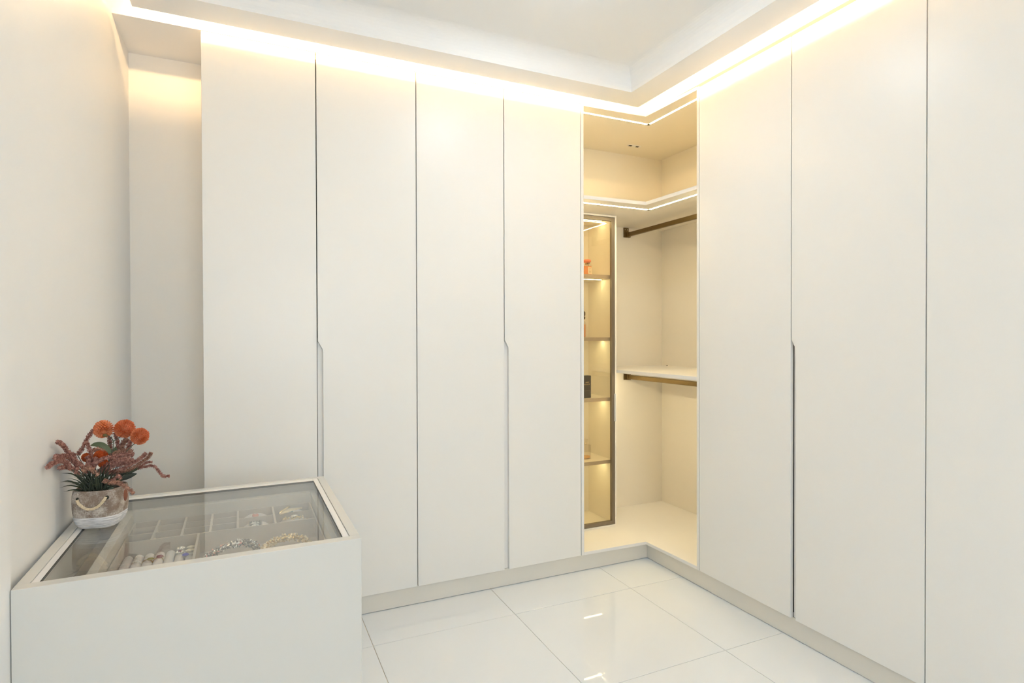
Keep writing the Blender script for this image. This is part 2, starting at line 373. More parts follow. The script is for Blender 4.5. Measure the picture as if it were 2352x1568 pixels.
def front_band(parent, z0, z1):
    a, b = 0.0014, 0.0002
    pts = [(OX, -b), (CC - b, CC - b), (-b, OY), (-a, OY), (CC - a, CC - a), (OX, -a)]
    MB().prism(pts, lambda u, v, d: (u, v, d), z0, z1).build('edge_band', M['edge'], parent)
for q, z0, z1 in ((c_base, ZD + 0.0003, ZB - 0.0003), (c_up, 1.9743, 1.9927), (c_top, 2.4623, 2.4777)): front_band(q, z0, z1)
MB().box(0.0012, 0.0028, OY + 0.001, GY_ - 0.001, 1.0278, 1.0462).build('edge_band', M['edge'], hs)
# light strips let into the undersides
for z, lab in ((2.462, 'upper'), (1.974, 'lower')):
    for horizontal in (True, False):
        s0, s1, e0, e1 = 0.071, 0.083, 0.004, 0.004
        if horizontal: q = MB().box(OX + 0.002, s0 - 0.006, s0, s1, z - 0.0006, z + 0.001)
        else: q = MB().box(s0, s1, OY + 0.002, s0 - 0.006, z - 0.0006, z + 0.001)
        q.build('light_strip', M['upper_strip' if z > 2.2 else 'mid_strip'], cu)
    MB().box(0.0705, 0.0835, 0.0705, 0.0835, z - 0.002, z + 0.001).build('strip_joint', M['dark'], cu)
MB().box(0.112, 0.124, OY + 0.004, D - 0.010, 1.0269, 1.0282).build('light_strip', M['hang_strip'], hs)
# small switch plate under the top panel
sw = MB().box(0.178, 0.268, 0.400, 0.424, 2.4585, 2.4625).build('sensor_switch', M['edge'], cu, bevel=0.001)
for a, b in ((0.184, 0.206), (0.238, 0.258)): MB().box(a, b, 0.404, 0.420, 2.4575, 2.459).build('sensor_window', M['dark'], sw)
# clothes rails
def rail(z0, z1, bz0, bz1):
    r = MB().box(0.286, 0.302, OY + 0.001, D - 0.006, z0, z1).build('clothes_rail', M['bronze'], cu, bevel=0.0025)
    b = MB().box(0.264, 0.304, D - 0.006, D, bz0, bz1)
    b.box(0.281, 0.307, D - 0.024, D - 0.005, z0 - 0.005, z1 + 0.004)
    b.build('rail_bracket', M['bronze'], r, bevel=0.001)
    b = MB().box(0.264, 0.304, OY, OY + 0.006, bz0, bz1).build('rail_bracket', M['bronze'], r, bevel=0.001)
    s = MB()
    for sx in (0.275, 0.293): s.ball((sx, D - 0.006, bz1 - 0.012), 0.003, 8, 5, (1, 0.5, 1))
    s.build('screws', M['alu'], r, True)
# (rail heights)
rail(1.912, 1.940, 1.908, 1.972)
rail(0.962, 0.990, 0.957, 1.027)
# shelf pins / screw heads seen on the hanging shelf
s = MB().lathe([(0.0, 0.004), (0.004, 0.004), (0.004, 0.0)], (0.56, 0.50, 1.0465), 10).build('shelf_pin', M['dark'], hs)

# ------------------------------------------------------------------ glass-door display cabinet in the corner unit
GY = 0.28; CXR = -0.004
dc = thing('display_cabinet', 'tall narrow glass-door display cabinet inside the open corner unit', 'cabinet', (-0.2, 0.43, ZB))
CT = 1.972; CB = ZB + 0.0005; PT = 0.011
MB().box(CXR - PT, CXR, GY, D - 0.001, CB, CT).build('side_panel', M['carcass'], dc)
MB().box(OX + 0.0005, OX + PT, GY, D - 0.001, CB, CT).build('side_panel', M['carcass'], dc)
MB().box(OX + PT, CXR - PT, GY, D - 0.001, CT - PT, CT).build('top_panel', M['carcass'], dc)
MB().box(OX + PT, CXR - PT, GY, D - 0.001, CB, CB + PT).build('bottom_panel', M['carcass'], dc)
MB().box(OX + PT, CXR - PT, D - 0.006, D - 0.001, CB + PT, CT - PT).build('back_panel', M['carcass'], dc)
DX0, DX1, DZ0, DZ1 = OX + PT + 0.002, CXR - PT - 0.0022, CB + PT + 0.0025, CT - PT - 0.0025
FW = 0.020
dr = MB()
dr.prism([(DX0, DZ0), (DX1, DZ0), (DX1 - FW, DZ0 + FW), (DX0 + FW, DZ0 + FW)], left_map, GY + 0.001, GY + 0.021)
dr.prism([(DX1, DZ0), (DX1, DZ1), (DX1 - FW, DZ1 - FW), (DX1 - FW, DZ0 + FW)], left_map, GY + 0.001, GY + 0.021)
dr.prism([(DX1, DZ1), (DX0, DZ1), (DX0 + FW, DZ1 - FW), (DX1 - FW, DZ1 - FW)], left_map, GY + 0.001, GY + 0.021)
dr.prism([(DX0, DZ1), (DX0, DZ0), (DX0 + FW, DZ0 + FW), (DX0 + FW, DZ1 - FW)], left_map, GY + 0.001, GY + 0.021)
dd = dr.build('door', M['frame'], dc, label='bronze framed glass door')
MB().box(DX0 + FW - 0.004, DX1 - FW + 0.004, GY + 0.008, GY + 0.012, DZ0 + FW - 0.004, DZ1 - FW + 0.004).build('glass_pane', M['glass_door'], dd)
MB().box(DX1 - 0.004, DX1 + 0.001, GY - 0.014, GY + 0.002, 0.738, 0.903).build('door_handle', M['edge'], dd, bevel=0.001)
for z in (1.616, 1.241, 0.878, 0.500):
    sh = MB().box(OX + PT, CXR - PT, GY + 0.032, D - 0.006, z - 0.018, z).build('shelf', M['carcass'], dc)
    MB().box(OX + PT, CXR - PT - 0.001, GY + 0.028, GY + 0.0325, z - 0.020, z + 0.001).build('shelf_edge', M['shelf_edge'], sh)
    MB().box(OX + PT + 0.01, CXR - PT - 0.012, 0.404, 0.414, z - 0.0188, z - 0.0175).build('light_strip', M['cabstrip'], sh)
MB().box(OX + PT + 0.01, CXR - PT - 0.012, 0.404, 0.414, CT - PT - 0.001, CT - PT + 0.001).build('light_strip', M['cabstrip'], dc)

# ---- bottles and box on its shelves
M['peach'] = mat('peach_perfume', (0.85, 0.36, 0.12), 0.15, var=0.03)
M['amber'] = mat('amber_perfume', (0.80, 0.52, 0.24), 0.15, var=0.03)
M['coral'] = mat('coral_cap', (0.85, 0.25, 0.12), 0.4, var=0.05, scale=40)
M['label'] = mat('cream_paper_label', (0.85, 0.74, 0.52), 0.6, var=0.03, scale=50)
M['ink'] = mat('brown_ink', (0.22, 0.15, 0.06), 0.6, var=0.05)
M['blackbox'] = mat('black_card_box', (0.018, 0.018, 0.02), 0.35, var=0.1, scale=20)
M['gold'] = mat('gold_print', (0.75, 0.55, 0.25), 0.3, 0.9, var=0.05, scale=30)
M['rose'] = mat('rose_perfume', (0.80, 0.42, 0.24), 0.2, var=0.04)
M['brown'] = mat('dark_brown_cap', (0.12, 0.07, 0.04), 0.35, var=0.1, scale=40)
def bx(x0, x1, y0, y1, z0, z1): return MB().box(x0, x1, y0, y1, z0, z1)
z = 1.6165
pb = thing('perfume_bottle', 'square peach perfume bottle with coral cap on the topmost shelf of the glass cabinet', 'bottle', (-0.138, 0.40, z))
bx(-0.168, -0.108, 0.385, 0.415, z, z + 0.070).build('bottle_body', M['bottle_glass'], pb, bevel=0.003)
bx(-0.165, -0.111, 0.388, 0.412, z + 0.003, z + 0.060).build('perfume', M['peach'], pb, bevel=0.002)
lb = bx(-0.139, -0.113, 0.3835, 0.3848, z + 0.012, z + 0.052).build('paper_label', M['label'], pb)
t = MB()
for k, ww in enumerate((0.018, 0.006, 0.008, 0.012, 0.012)): t.box(-0.126 - ww / 2, -0.126 + ww / 2, 0.3828, 0.3836, z + 0.044 - k * 0.0065, z + 0.0455 - k * 0.0065)
t.build('label_print', M['ink'], lb)
MB().lathe([(0.010, 0.0), (0.010, 0.012)], (-0.138, 0.40, z + 0.070), 16).build('neck', M['gold'], pb, True)
MB().tube([(-0.138, 0.387, z + 0.075), (-0.146, 0.386, z + 0.080), (-0.149, 0.386, z + 0.074), (-0.138, 0.385, z + 0.073), (-0.128, 0.386, z + 0.080), (-0.126, 0.386, z + 0.073), (-0.138, 0.386, z + 0.075), (-0.134, 0.386, z + 0.062)], 0.0016, 6).build('ribbon_bow', M['ink'], pb, True)
MB().lathe([(0.014, 0.0), (0.024, 0.004), (0.026, 0.010), (0.024, 0.018), (0.014, 0.021), (0.0, 0.021)], (-0.138, 0.40, z + 0.080), 20).build('cap', M['coral'], pb, True)
z = 1.2415
pb = thing('perfume_bottle', 'slim rose perfume bottle with dark cap, second shelf down in the glass cabinet', 'bottle', (-0.160, 0.42, z))
MB().lathe([(0.020, 0.0), (0.024, 0.004), (0.024, 0.085), (0.018, 0.098), (0.010, 0.104)], (-0.160, 0.42, z), 24).build('bottle_body', M['bottle_glass'], pb, True)
MB().lathe([(0.018, 0.003), (0.022, 0.006), (0.022, 0.080), (0.0, 0.080)], (-0.160, 0.42, z), 24).build('perfume', M['rose'], pb, True)
MB().lathe([(0.011, 0.104), (0.011, 0.110), (0.019, 0.112), (0.021, 0.125), (0.013, 0.130), (0.021, 0.136), (0.021, 0.155), (0.016, 0.160), (0.0, 0.160)], (-0.160, 0.42, z), 20).build('cap', M['brown'], pb, True)
z = 0.8785
bb = thing('perfume_box', 'upright black card box with small gold emblem in the glass cabinet', 'box', (-0.175, 0.36, z))
bx(-0.206, -0.144, 0.345, 0.385, z, z + 0.134).build('card_box', M['blackbox'], bb, bevel=0.001)
tx_ = bpy.data.curves.new('gold_lettering', 'FONT'); tx_.body = 'LACOSTE'; tx_.size = 0.0108; tx_.align_x = 'CENTER'; tx_.extrude = 0.0002
to = bpy.data.objects.new('gold_lettering', tx_); COL.objects.link(to)
_dg = bpy.context.evaluated_depsgraph_get(); _me = bpy.data.meshes.new_from_object(to.evaluated_get(_dg)); bpy.data.objects.remove(to)
to = bpy.data.objects.new('gold_lettering', _me); COL.objects.link(to); to.parent = bb; to.location = (0.0, -0.0154, 0.078); to.rotation_euler = (R(90), 0, 0); _me.materials.clear(); _me.materials.append(M['gold'])
em = MB()
em.prism([(-0.185, z + 0.0925), (-0.180, z + 0.0945), (-0.172, z + 0.0965), (-0.164, z + 0.0955), (-0.157, z + 0.0985), (-0.160, z + 0.0945), (-0.155, z + 0.0925), (-0.166, z + 0.0925), (-0.172, z + 0.0915)], left_map, 0.3444, 0.345)
em.build('emblem', M['gold'], bb)
bx(-0.206, -0.144, 0.3446, 0.345, z + 0.043, z + 0.0438).build('box_seam', M['frame'], bb)
z = 0.5005
pb = thing('perfume_bottle', 'clear glass bottle with a little amber liquid, lowest shelf of the glass cabinet', 'bottle', (-0.150, 0.40, z))
bx(-0.180, -0.121, 0.380, 0.420, z, z + 0.088).build('bottle_body', M['bottle_glass'], pb, bevel=0.004)
bx(-0.176, -0.125, 0.384, 0.416, z + 0.004, z + 0.020).build('perfume', M['amber'], pb, bevel=0.002)
MB().lathe([(0.012, 0.0), (0.012, 0.012), (0.016, 0.012), (0.016, 0.034), (0.0, 0.036)], (-0.150, 0.40, z + 0.088), 20).build('cap', M['bottle_glass'], pb, True)

# ------------------------------------------------------------------ display counter with glass top (local frame, slightly skewed to the walls)
IX, IY, IR = -2.464, -1.120, 0.0122
CW, CD, CH = 0.7035, 0.727, 0.735
def L(x, y): dx, dy = x - IX, y - IY; return (dx + IR * dy, dy - IR * dx)
ic = thing('display_counter', 'ivory display counter with a glass top standing against the left wall', 'counter', (IX, IY, 0), IR, local=True)
tl = 0.024
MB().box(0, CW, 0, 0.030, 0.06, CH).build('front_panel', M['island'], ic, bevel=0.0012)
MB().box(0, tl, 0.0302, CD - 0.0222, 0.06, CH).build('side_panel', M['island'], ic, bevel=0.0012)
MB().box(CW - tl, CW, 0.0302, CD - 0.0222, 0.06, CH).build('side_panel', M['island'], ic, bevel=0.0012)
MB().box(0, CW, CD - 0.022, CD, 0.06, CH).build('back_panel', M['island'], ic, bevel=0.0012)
MB().box(0.02, CW - 0.02, 0.02, CD - 0.02, 0.0, 0.06).build('counter_base', M['plinth'], ic)
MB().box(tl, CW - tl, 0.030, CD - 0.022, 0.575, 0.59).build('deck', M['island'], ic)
zt, zb = CH - 0.0008, CH - 0.012
rim = MB().box(tl + 0.0012, tl + 0.016, 0.031, CD - 0.0235, zb, zt).build('glass_frame', M['edge'], ic, bevel=0.0008)
MB().box(CW - tl - 0.0175, CW - tl - 0.0014, 0.031, CD - 0.0235, zb, zt).build('glass_frame', M['edge'], ic, bevel=0.0008)
MB().box(tl + 0.0165, CW - tl - 0.018, CD - 0.054, CD - 0.0235, zb, zt).build('glass_frame', M['edge'], ic, bevel=0.0008)
MB().box(tl + 0.0162, CW - tl - 0.0177, 0.0305, CD - 0.0542, CH - 0.0060, CH - 0.0005).build('glass_top', M['glass_top'], ic)
gx0, gx1, gy1 = tl + 0.0162, CW - tl - 0.0177, CD - 0.0542
for a in ((gx0, gx0 + 0.0014, 0.0305, gy1), (gx1 - 0.0014, gx1, 0.0305, gy1), (gx0 + 0.0014, gx1 - 0.0014, gy1 - 0.0030, gy1)):
    MB().box(a[0], a[1], a[2], a[3], CH - 0.0062, CH - 0.00035).build('glass_gap_shade', M['dark'], ic)  # dark strips draw the shaded gap round the glass
# jewellery drawer under the glass
x0, x1 = L(-2.369, -0.8)[0], L(-1.803, -0.8)[0]
yb0, yb1 = L(-2.1, -0.464)[1], L(-2.1, -0.436)[1]
dz = 0.700
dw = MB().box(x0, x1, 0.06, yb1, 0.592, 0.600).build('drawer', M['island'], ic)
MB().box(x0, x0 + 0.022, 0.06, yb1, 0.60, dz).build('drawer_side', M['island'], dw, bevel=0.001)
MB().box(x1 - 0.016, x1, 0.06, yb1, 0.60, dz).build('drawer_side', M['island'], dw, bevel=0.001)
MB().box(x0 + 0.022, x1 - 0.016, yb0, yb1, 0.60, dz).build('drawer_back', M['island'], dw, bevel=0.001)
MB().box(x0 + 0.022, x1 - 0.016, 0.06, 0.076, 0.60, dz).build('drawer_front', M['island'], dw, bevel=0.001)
MB().box(x1 + 0.004, CW - tl - 0.001, 0.06, yb1, 0.668, 0.680).build('drawer_runner', M['alu'], ic)
MB().box(tl + 0.001, x0 - 0.003, 0.06, yb1, 0.604, 0.616).build('drawer_runner', M['alu'], ic)

# jewellery tray
tr = thing('jewellery_tray', 'grey velvet jewellery tray with compartments in the drawer under the glass', 'tray', (IX, IY, 0), IR, local=True)
tx0, tx1 = x0 + 0.0235, x1 - 0.0185
ty1 = yb0 - 0.0015; ty0 = 0.090
TB, TT = 0.608, 0.6655
MB().box(tx0, tx1, ty0, ty1, 0.6005, TB).build('tray_base', M['velvet'], tr)
e = 0.0045
for a in ((tx0, tx0 + e, ty0, ty1), (tx1 - e, tx1, ty0, ty1), (tx0 + e, tx1 - e, ty1 - 0.0025, ty1), (tx0 + e, tx1 - e, ty0, ty0 + e)):
    MB().box(*a, TB, TT).build('tray_wall', M['velvet'], tr)
ymid = L(-2.05, -0.660)[1]
def part_(a): MB().box(*a, TB, TT).build('partition', M['velvet'], tr)
part_((tx0 + e, tx1 - e, ymid - 0.002, ymid + 0.002))
d4 = L(-2.054, -0.6)[0]; d1 = L(-2.279, -0.6)[0]; st = (d4 - d1) / 3
cols = [tx0 + e, d1, d1 + st, d1 + 2 * st, d4, L(-1.946, -0.6)[0], tx1 - e]
for c in cols[1:-1]: part_((c - 0.003, c + 0.003, ymid + 0.002, ty1 - 0.0025))
yr = [ymid + (ty1 - ymid) * k / 3 for k in (1, 2)]
for k in range(4):
    for y in yr: part_((cols[k] + 0.003 * (k > 0), cols[k + 1] - 0.003, y - 0.0015, y + 0.0015))
yh = ymid + (ty1 - ymid) * 0.5
for k in (4, 5): part_((cols[k] + 0.003, cols[k + 1] - 0.003 * (k == 4), yh - 0.0015, yh + 0.0015))
fx = L(-2.157, -0.75)[0]
part_((fx - 0.003, fx + 0.003, ty0 + e, ymid - 0.002))
# ring rolls
rx0 = tx0 + e + 0.001; nroll = 7; rw = (fx - 0.003 - rx0 - 0.001) / nroll
rolls = []
for k in range(nroll):
    cx = rx0 + rw * (k + 0.5); r = rw * 0.485
    ya, yb = ty0 + e + 0.012, ymid - 0.030
    path = [(cx, ya, TB + r + 0.006), (cx, ya + 0.003, TB + r + 0.006), (cx, ya + 0.010, TB + r + 0.006), (cx, (ya + yb) / 2, TB + r + 0.006), (cx, yb - 0.010, TB + r + 0.006), (cx, yb - 0.003, TB + r + 0.006), (cx, yb, TB + r + 0.006)]
    MB().tube(path, [r * 0.45, r * 0.8, r, r, r, r * 0.8, r * 0.45], 16).build('ring_roll', M['velvet_pale'], tr, True)
    rolls.append((cx, r))
zr = TB + rw * 0.485 + 0.006
# rings on the rolls
M['silver'] = mat('silver', (0.86, 0.84, 0.80), 0.18, 1.0, var=0.05, scale=60)
M['crystal'] = mat('crystal', (0.95, 0.93, 0.88), 0.08, 0.9, var=0.06, scale=200, spec=0.9)
M['crystal_dark'] = mat('smoky_crystal', (0.30, 0.29, 0.26), 0.12, 0.6, var=0.3, scale=200, spec=0.9)
M['gold_metal'] = mat('yellow_gold', (0.80, 0.62, 0.33), 0.22, 1.0, var=0.08, scale=80)
M['pale_gold'] = mat('champagne_gold', (0.86, 0.74, 0.52), 0.3, 0.7, var=0.08, scale=80)
M['blue'] = mat('blue_stone', (0.10, 0.10, 0.55), 0.12, var=0.2, scale=100)
M['garnet'] = mat('garnet_stone', (0.28, 0.06, 0.08), 0.12, var=0.2, scale=100)
M['olive'] = mat('olive_stone', (0.35, 0.33, 0.05), 0.15, var=0.2, scale=100)
M['opal'] = mat('cream_opal', (0.88, 0.82, 0.66), 0.1, var=0.12, scale=120)
M['pink'] = mat('pink_enamel', (0.78, 0.38, 0.32), 0.25, var=0.06, scale=60)
M['aqua'] = mat('aqua_crystal', (0.32, 0.50, 0.52), 0.08, 0.3, var=0.3, scale=250)
def band(root, c, rad, thick, m, flat=1.0, axis='y'):
    mb = MB(); seg, ss = 24, 6; vs = []; fs = []
    for i in range(seg):
        th = 2 * math.pi * i / seg
        for k in range(ss):
            ph = 2 * math.pi * k / ss; rr = rad + thick * math.cos(ph); h_ = thick * flat * math.sin(ph)
            vs.append((c[0] + rr * math.cos(th), c[1] + h_, c[2] + rr * math.sin(th)))
    for i in range(seg):
        for k in range(ss): fs.append((i * ss + k, ((i + 1) % seg) * ss + k, ((i + 1) % seg) * ss + (k + 1) % ss, i * ss + (k + 1) % ss))
    return mb.add(vs, fs).build('band', m, root, True)
def ring_thing(label, roll, world_y, gems, metal):
    cx, r = rolls[roll]; y = L(-2.2, world_y)[1]
    t = thing('finger_ring', label, 'ring', (IX, IY, 0), IR, group='rings on the ring rolls', local=True)
    band(t, (cx, y, zr), r + 0.0012, 0.0012, metal)
    for (dx, dy, dz_, sx, sy, sz, m, nm) in gems:
        g_ = MB(); g_.ball((cx + dx, y + dy, zr + r + dz_), 1.0, 10, 6, (sx, sy, sz)); g_.build(nm, m, t, True)
        if nm == 'gemstone':
            s = MB(); n = 14
            for q in range(n):
                th = 2 * math.pi * q / n; s.octa((cx + dx + sx * 1.05 * math.cos(th), y + dy + sy * 1.05 * math.sin(th), zr + r + dz_ - sz * 0.3), 0.0011)
            s.build('setting', metal, t)
    return t
ring_thing('silver ring with large cream marquise stone, hindmost on the rightmost ring roll', 6, -0.708, [(0, 0, 0.004, 0.012, 0.0055, 0.004, M['opal'], 'gemstone')], M['silver'])
ring_thing('silver ring with cream marquise stone, second on the rightmost ring roll', 6, -0.736, [(-0.001, 0, 0.004, 0.0125, 0.0055, 0.004, M['opal'], 'gemstone')], M['silver'])
ring_thing('ring with round blue stone, frontmost ring near the tray divider', 6, -0.764, [(-0.010, 0.0, 0.002, 0.009, 0.006, 0.005, M['blue'], 'gemstone')], M['silver'])
for yy, lab in ((-0.706, 'sparkling cluster ring of clear crystals, hindmost on its roll'), (-0.738, 'sparkling cluster ring of clear crystals with a dark stone')):
    gm = []
    for q in range(7):
        th = 2 * math.pi * q / 7; gm.append((0.008 * math.cos(th), 0.006 * math.sin(th), 0.003, 0.0038, 0.0038, 0.0035, M['crystal'], 'crystal'))
    gm.append((0.0, 0.0, 0.005, 0.0045, 0.004, 0.004, M['garnet'] if yy < -0.72 else M['crystal'], 'crystal'))
    ring_thing(lab, 5, yy, gm, M['silver'])
ring_thing('gold ring with an oval garnet stone on a grey ring roll', 3, -0.752, [(0.004, 0, 0.003, 0.009, 0.0065, 0.005, M['garnet'], 'gemstone')], M['gold_metal'])
ring_thing('gold ring with an olive stone on a grey ring roll', 2, -0.757, [(0.008, -0.001, 0.002, 0.009, 0.0045, 0.004, M['olive'], 'gemstone')], M['gold_metal'])
ring_thing('thin silver wire ring on a grey ring roll', 1, -0.762, [(-0.006, 0, 0.001, 0.003, 0.003, 0.002, M['silver'], 'bead')], M['silver'])

# beaded necklaces in the front right compartment
def necklace(label, pts, mats, rad, n, group):
    t = thing('beaded_necklace', label, 'necklace', (IX, IY, 0), IR, group=group, local=True)
    P = catmull([(*L(x, y), z) for x, y, z in pts], 16)
    MB().tube(P, rad * 0.55, 8).build('cord', mats[1], t, True)
    b = MB()
    for i in range(n):
        s_ = random.random() * (len(P) - 1.001); k = int(s_); c = P[k].lerp(P[k + 1], s_ - k)
        d_ = (P[k + 1] - P[k]).normalized(); a = d_.orthogonal().normalized(); a.rotate(Quaternion(d_, random.uniform(0, 6.283)))
        b.mi = random.choices(range(len(mats)), [7, 2, 1, 1][:len(mats)])[0]
        q = c + a * rad * random.uniform(0.55, 1.0)
        b.octa(q, random.uniform(0.0022, 0.0042), a + Vector((random.uniform(-.6, .6), random.uniform(-.6, .6), random.uniform(-.6, .6))), random.uniform(0.8, 1.5))
    o = b.build('beads', mats, t); o['kind'] = 'stuff'
    return t
zf = TB + 0.0195
necklace('curved necklace of dark smoky crystals beside the ring rolls', [(-2.132, -0.80, zf), (-2.125, -0.768, zf), (-2.103, -0.740, zf + .004), (-2.072, -0.718, zf + .008), (-2.040, -0.712, zf + .008), (-2.012, -0.730, zf + .006), (-1.998, -0.765, zf), (-1.996, -0.80, zf)], [M['crystal_dark'], M['silver'], M['crystal'], M['pink']], 0.011, 420, 'beaded necklaces in the tray')
necklace('curved necklace of gold and clear crystals at the right of the tray', [(-1.985, -0.80, zf), (-1.978, -0.765, zf), (-1.960, -0.736, zf + .004), (-1.930, -0.716, zf + .006), (-1.898, -0.715, zf + .006), (-1.872, -0.738, zf + .004), (-1.858, -0.775, zf), (-1.856, -0.80, zf)], [M['pale_gold'], M['gold_metal'], M['crystal'], M['silver']], 0.011, 420, 'beaded necklaces in the tray')
# bracelet cushions and bracelets in the four larger cells
def cushion(label, k, back):
    a, b_ = cols[k] + 0.005, cols[k + 1] - 0.005
    ya, yb = (yh + 0.004, ty1 - 0.006) if back else (ymid + 0.005, yh - 0.004)
    t = thing('bracelet_cushion', label, 'cushion', (IX, IY, 0), IR, group='bracelet cushions in the tray', local=True)
    cx, cy = (a + b_) / 2, (ya + yb) / 2; n = 14; prof = []
    for i in range(n + 1):
        u = -1 + 2 * i / n; prof.append((cx + u * (b_ - a) / 2, TB + 0.006 + 0.038 * (1 - abs(u) ** 2.4) ** 0.6))
    prof = [(a, TB + 0.001)] + prof + [(b_, TB + 0.001)]
    MB().prism(prof, lambda u, v, d: (u, d, v), ya, yb).build('cushion_body', M['velvet_pale'], t, bevel=0.002)
    return cx, ya, yb, TB + 0.044
c1 = cushion('pale velvet cushion under the pink bracelet in the back row', 4, True)
c2 = cushion('pale velvet cushion under the ornate square bracelet', 4, False)
c3 = cushion('pale velvet cushion in the back right tray corner under blue crystals', 5, True)
c4 = cushion('pale velvet cushion under the gold feather brooch', 5, False)
t = thing('bracelet', 'pink enamel bracelet over a pale cushion in the back row of the tray', 'bracelet', (IX, IY, 0), IR, group='bracelets in the tray', local=True)
MB().box(c1[0] - 0.008, c1[0] + 0.006, c1[1] + 0.004, c1[2] - 0.006, c1[3] - 0.001, c1[3] + 0.002).box(c1[0] - 0.007, c1[0] + 0.005, c1[1] - 0.0015, c1[1] + 0.004, TB + 0.01, c1[3] + 0.001).build('strap', M['pink'], t, bevel=0.001)
MB().ball((c1[0] - 0.001, (c1[1] + c1[2]) / 2 + 0.004, c1[3] + 0.004), 0.010, 16, 8, (1, 0.9, 0.7)).build('medallion', M['pink'], t, True)
MB().ball((c1[0] - 0.001, (c1[1] + c1[2]) / 2 + 0.004, c1[3] + 0.009), 0.006, 12, 6, (1, 0.9, 0.5)).build('medallion_stone', M['crystal'], t, True)
t = thing('bracelet', 'wide dark bracelet with white square filigree over a pale cushion', 'bracelet', (IX, IY, 0), IR, group='bracelets in the tray', local=True)
cx, ya, yb, zc = c2; cx -= 0.004
MB().box(cx - 0.016, cx + 0.016, ya - 0.0015, yb - 0.004, zc + 0.0003, zc + 0.003).box(cx - 0.016, cx + 0.016, ya - 0.0015, ya - 0.0003, TB + 0.02, zc + 0.0003).build('plate', M['crystal_dark'], t, bevel=0.001)
fl_ = MB()
for sx in (-1, 1):
    fl_.box(cx + sx * 0.0185 - 0.0015, cx + sx * 0.0185 + 0.0015, ya - 0.0016, yb - 0.003, zc + 0.0003, zc + 0.004)
fl_.build('edge_bar', M['silver'], t)
fg = MB()
for q in range(18):
    th = 2 * math.pi * q / 18; fg.octa((cx + 0.010 * math.cos(th), (ya + yb) / 2 + 0.013 + 0.007 * math.sin(th), zc + 0.004), 0.0019)
    fg.octa((cx + 0.009 * math.cos(th), (ya + yb) / 2 - 0.013 + 0.009 * math.sin(th), zc + 0.004), 0.0021)
for q in range(26): fg.octa((cx + random.uniform(-.014, .014), random.uniform(ya + .004, yb - .006), zc + 0.0035), random.uniform(0.0012, 0.002))
fg.ball((cx, (ya + yb) / 2 - 0.013, zc + 0.004), 0.0055, 10, 6, (1, 1, 0.6))
fg.build('filigree', M['crystal'], t, kind='stuff')
t = thing('feather_brooch', 'gold feather shaped brooch lying across the right tray cells', 'brooch', (IX, IY, 0), IR, local=True)
cx, ya, yb, zc = c4
def feather(p0, p1, w_, lift, m, nm):
    p0, p1 = Vector(p0), Vector(p1); d_ = p1 - p0; s_ = Vector((-d_.y, d_.x, 0)).normalized(); mb = MB(); n = 14
    vs = []; fs = []
    for i in range(n + 1):
        u = i / n; c = p0.lerp(p1, u) + Vector((0, 0, lift * math.sin(math.pi * u))); wd = w_ * math.sin(math.pi * min(1, 0.06 + u * 0.94)) ** 0.7 * (1 + 0.18 * (i % 2))
        for k, q in enumerate((-1, 0, 1)):
            vs.append(c + s_ * wd * q + Vector((0, 0, 0.0025 * (1 - abs(q)))))
            vs.append(c + s_ * wd * q - Vector((0, 0, 0.0012)))
    for i in range(n):
        a = i * 6; b_ = a + 6
        fs += [(a, a + 2, b_ + 2, b_), (a + 2, a + 4, b_ + 4, b_ + 2), (a + 1, b_ + 1, b_ + 3, a + 3), (a + 3, b_ + 3, b_ + 5, a + 5), (a, b_, b_ + 1, a + 1), (a + 4, a + 5, b_ + 5, b_ + 4)]
    return mb.add(vs, fs).build(nm, m, t)
feather((cx - 0.042, yh - 0.020, zc + 0.018), (cx + 0.030, yh + 0.016, zc + 0.019), 0.014, 0.006, M['pale_gold'], 'plume')
feather((cx - 0.044, yh - 0.010, zc + 0.018), (cx - 0.006, yh + 0.040, zc + 0.022), 0.005, 0.003, M['gold_metal'], 'plume')
s = MB()
for q in range(60): s.octa((cx + random.uniform(-.035, .03), yh - 0.028 + random.uniform(-.012, .010), zc + random.uniform(0, .006)), random.uniform(0.0018, 0.0032))
s.build('crystals', [M['gold_metal'], M['crystal']], t, kind='stuff')
MB().ball((cx + 0.002, yh - 0.024, zc + 0.007), 0.008, 12, 6, (1.5, 0.7, 0.6)).build('centre_stone', M['crystal'], t, True)
t = thing('bracelet', 'narrow bracelet of aqua crystals upright over the back right cushion', 'bracelet', (IX, IY, 0), IR, group='bracelets in the tray', local=True)
cx, ya, yb, zc = c3
cx -= 0.002
s = MB()
for q in range(9):
    for k in (-1, 0, 1): s.octa((cx + 0.0036 * k, ya + 0.002 + q * 0.0048, zc + 0.003), 0.0026)
for q in range(6):
    for k in (-1, 0, 1): s.octa((cx + 0.0036 * k, ya - 0.001, zc - 0.003 - q * 0.0048), 0.0026)
s.build('crystals', M['aqua'], t, kind='stuff')
MB().box(cx - 0.0065, cx + 0.0065, ya + 0.0005, yb - 0.004, zc - 0.001, zc + 0.0018).build('strap', M['silver'], t)

